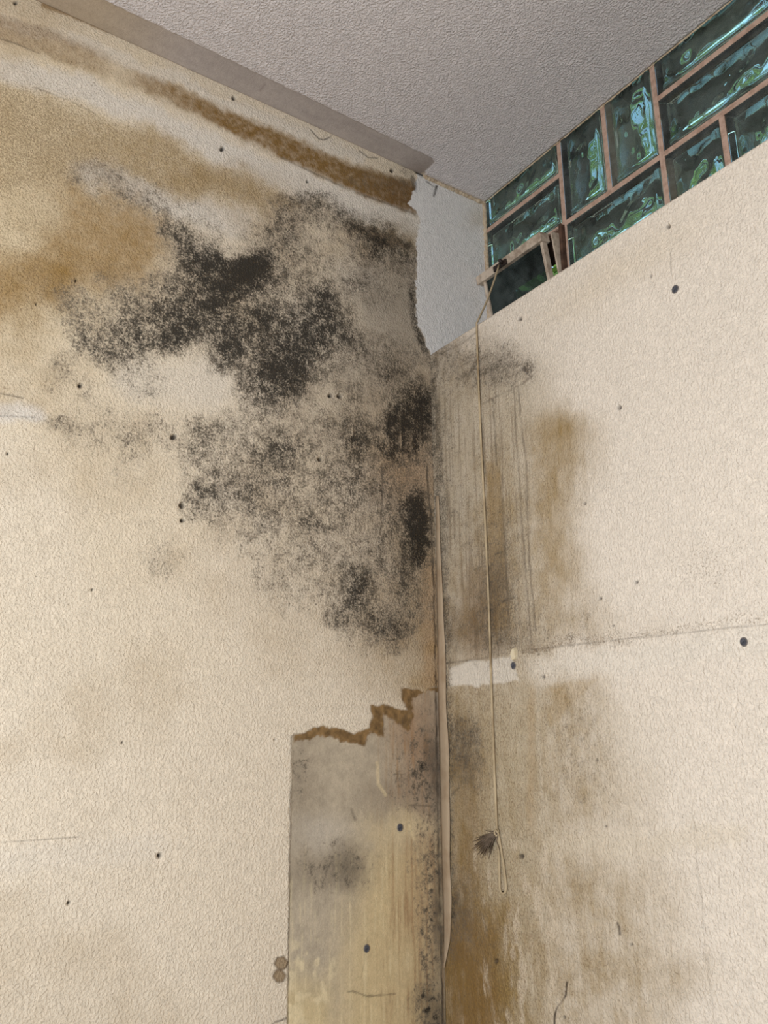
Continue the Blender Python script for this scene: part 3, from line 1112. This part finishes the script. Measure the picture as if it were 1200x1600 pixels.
MB().tube(pts, .0017, 8).build('string', M_CORD, cord, offset=CO)
lp = [on_right(a, b, -.003) for a, b in ((778, 1303), (779.5, 1330), (780.5, 1365), (781, 1388), (783, 1395), (786.5, 1397), (790, 1394),
                                         (791, 1387), (789.5, 1370), (786, 1345), (781.5, 1318), (778.5, 1303))]
MB().tube(lp, .0017, 8).build('loop', M_CORD, cord, offset=CO)
kb = MB()
g = np.random.default_rng(3)
kp = [knot + np.array([.0026 * math.cos(a), -.001 + .0018 * math.sin(a * 1.5), .0035 * math.sin(a)]) for a in np.linspace(0, 11, 40)]
kb.tube(kp, .0013, 7)
kb.build('knot', M_CORD, cord, offset=CO)
tb_ = MB()
end = on_right(757, 1322, -.004)
for i in range(110):
    w_ = np.array([g.normal(0, .0062), g.normal(0, .0016) - .0015, g.normal(0, .0045)])
    mid = knot * .5 + end * .5 + w_ * .7 + np.array([0, -.0015, .001])
    tip = end + w_ * 1.6
    tip[1] = min(tip[1], -.0012)
    mid[1] = min(mid[1], -.0012)
    tb_.tube([knot + w_ * .12, mid, tip], [.0005, .0006, .0003], 5)
tb_.build('tassel', M_TASSEL, cord, offset=CO)['label'] = 'frayed grey tuft beside the knot'

# ------------------------------------------------------------------ loose strip of paper in the corner
ps = MB()
rows = []
for v_ in np.linspace(775, 1512, 80):
    cl = np.interp(v_, [775, 1000, 1200, 1400, 1512], [681, 684, 686, 691, 694])
    cr = np.interp(v_, [775, 850, 1000, 1200, 1400, 1470, 1512], [686, 690, 697, 703, 707, 706, 697])
    pl_ = on_right(cl, v_)
    pr_ = on_right(cr, v_)
    wob = .0008 * math.sin(v_ * .05) + .0006 * math.sin(v_ * .017)
    ring = []
    for t, o_ in ((0, .0006), (.3, .0022), (.7, .0032), (1.0, .0030), (1.0, .0022), (.7, .0024), (.3, .0014), (0, .0001)):
        p = pl_ * (1 - t) + pr_ * t
        ring.append(ps.bm.verts.new((max(p[0], .0004) + wob * t, -o_ * (1 + .25 * math.sin(v_ * .03)), p[2])))
    rows.append(ring)
for r0, r1 in zip(rows[:-1], rows[1:]):
    for k in range(8):
        f = ps.bm.faces.new((r0[k], r0[(k + 1) % 8], r1[(k + 1) % 8], r1[k]))
        f.smooth = k != 3 and k != 7
ps.bm.faces.new(rows[0])
ps.bm.faces.new(rows[-1][::-1])
strip = ps.build('wallpaper_strip', M_STRIP)
tag(strip, 'long loose strip of tan wallpaper bulging out along the corner of the two walls', 'wallpaper strip')

# ------------------------------------------------------------------ wall plugs left in the walls
def plug(pt, axis, r, label, tilt=0.0):
    e = empty('wall_plug', tuple(pt))
    tag(e, label, 'wall plug')
    n_ = 20
    b = MB()
    prof = [(r * 1.12, -.0002), (r * 1.08, .0005), (r * .98, .0008), (r * .86, .0006), (r * .84, -.0002)]
    rings = []
    for rr, hh in prof:
        rings.append([b.bm.verts.new((rr * math.cos(2 * math.pi * k / n_) * (1 + .05 * math.sin(3 * k)), -hh, rr * math.sin(2 * math.pi * k / n_) * 1.12)) for k in range(n_)])
    for r0, r1 in zip(rings[:-1], rings[1:]):
        for k in range(n_):
            f = b.bm.faces.new((r0[k], r0[(k + 1) % n_], r1[(k + 1) % n_], r1[k]))
            f.smooth = True
    c_ = b.build('collar', M_PLUG, e)
    b = MB()
    b.bm.faces.new([b.bm.verts.new((r * .85 * math.cos(2 * math.pi * k / n_), .0006, r * .85 * 1.12 * math.sin(2 * math.pi * k / n_))) for k in range(n_)])
    ex = bmesh.ops.extrude_face_region(b.bm, geom=b.bm.faces[:])
    for v in [g_ for g_ in ex['geom'] if isinstance(g_, bmesh.types.BMVert)]:
        v.co.y -= .0012
    b.build('bore', M_BORE, e)
    if axis == 'x':
        e.rotation_euler = (0, 0, math.pi / 2)
    return e


plug(on_right(1055, 452), 'y', .0044, 'round grey wall plug high on the right wall below the glass blocks')
plug(on_right(1163, 1003) - np.array([0, .0010, 0]), 'y', .0040, 'grey wall plug near the right edge of the photo, just under the brown crease line')
plug(on_right(803, 1040) - np.array([0, .0010, 0]), 'y', .0044, 'dark grey wall plug beside the pull cord with a cream chip of plaster above it')
plug(on_left(625, 1293), 'x', .0045, 'dark wall plug in the bare plaster patch, the upper of the two there')
plug(on_left(573, 1482), 'x', .0042, 'dark wall plug in the yellowish bare plaster, the lower of the two there')

# cream chip of plaster standing off above the plug by the cord
ch = MB()
cc = on_right(806, 1024)
ring = [(-.005, -.007), (-.006, .002), (-.003, .009), (.002, .011), (.005, .006), (.004, -.002), (.001, -.006)]
f0 = [ch.bm.verts.new((cc[0] + a, -.0006, cc[2] + b)) for a, b in ring]
f1_ = [ch.bm.verts.new((cc[0] + a * .85, -.0038 - .002 * (b > 0), cc[2] + b * .85)) for a, b in ring]
ch.bm.faces.new(f0)
ch.bm.faces.new(f1_[::-1])
for k in range(7):
    ch.bm.faces.new((f0[k], f1_[k], f1_[(k + 1) % 7], f0[(k + 1) % 7]))
tag(ch.build('plaster_chip', simple_mat('cream_plaster', srgb(212, 196, 166), .9, srgb(190, 168, 130), 200, .5, .0005, 500)),
    'small cream plaster chip lifting off the right wall just above the dark plug', 'plaster chip')

# ------------------------------------------------------------------ trees outside, seen through the glass
M_LEAF = simple_mat('green_leaves', srgb(104, 138, 62), .5, srgb(52, 86, 44), 3.0, .8, 0, 1, .4)
M_BARK = simple_mat('grey_bark', srgb(96, 78, 62), .9, srgb(60, 48, 38), 12, .7, .004, 30, .1)


def tree(loc, crown, n_leaf, seed, label):
    g = np.random.default_rng(seed)
    e = empty('garden_tree', loc)
    tag(e, label, 'tree', 'garden trees seen through the glass blocks')
    b = MB()
    zc = crown[2]
    b.tube([(0, 0, 0), (.05, 0, zc * .4), (-.05, .06, zc * .8), (0, 0, zc * 1.1)], [.16, .13, .09, .03], 10)
    for k in range(7):
        a = k * .9
        b.tube([(0, 0, zc * (.5 + .05 * k)), (.5 * crown[3] * math.cos(a), .5 * crown[3] * math.sin(a), zc * (.8 + .04 * k)),
                (.9 * crown[3] * math.cos(a), .9 * crown[3] * math.sin(a), zc * (.9 + .06 * k))], [.05, .03, .01], 7)
    b.build('trunk', M_BARK, e)
    cl = g.normal(0, 1, (38, 3))
    cl /= np.linalg.norm(cl, axis=1)[:, None]
    cl *= g.uniform(.45, 1.0, (38, 1)) * np.array([crown[3], crown[3], crown[4]])
    C_ = cl[g.integers(0, 38, n_leaf)] + g.normal(0, .30, (n_leaf, 3))
    C_[:, 2] += zc
    C_ += np.array([crown[0], crown[1], 0])
    d1 = g.normal(0, 1, (n_leaf, 3))
    d1 /= np.linalg.norm(d1, axis=1)[:, None]
    d2 = np.cross(d1, g.normal(0, 1, (n_leaf, 3)))
    d2 /= np.linalg.norm(d2, axis=1)[:, None]
    L_ = g.uniform(.06, .12, (n_leaf, 1))
    V = np.stack([C_ - d1 * L_, C_ + d2 * L_ * .42, C_ + d1 * L_, C_ - d2 * L_ * .42], 1).reshape(-1, 3)
    me = bpy.data.meshes.new('foliage')
    me.from_pydata(V.tolist(), [], np.arange(n_leaf * 4).reshape(-1, 4).tolist())
    me.materials.append(M_LEAF)
    link('foliage', me, e)


tree((-3.4, 4.2, 0), (0, 0, 5.2, 1.7, 2.0), 9000, 1, 'leafy garden tree outside behind the left end of the glass blocks')
tree((1.9, 5.4, 0), (0, 0, 4.2, 1.6, 1.7), 9000, 2, 'leafy garden tree outside behind the right end of the glass blocks')
tree((-4.0, 10.2, 0), (0, 0, 9.5, 2.6, 3.2), 14000, 3, 'tall leafy garden tree far outside beyond the middle of the glass blocks')
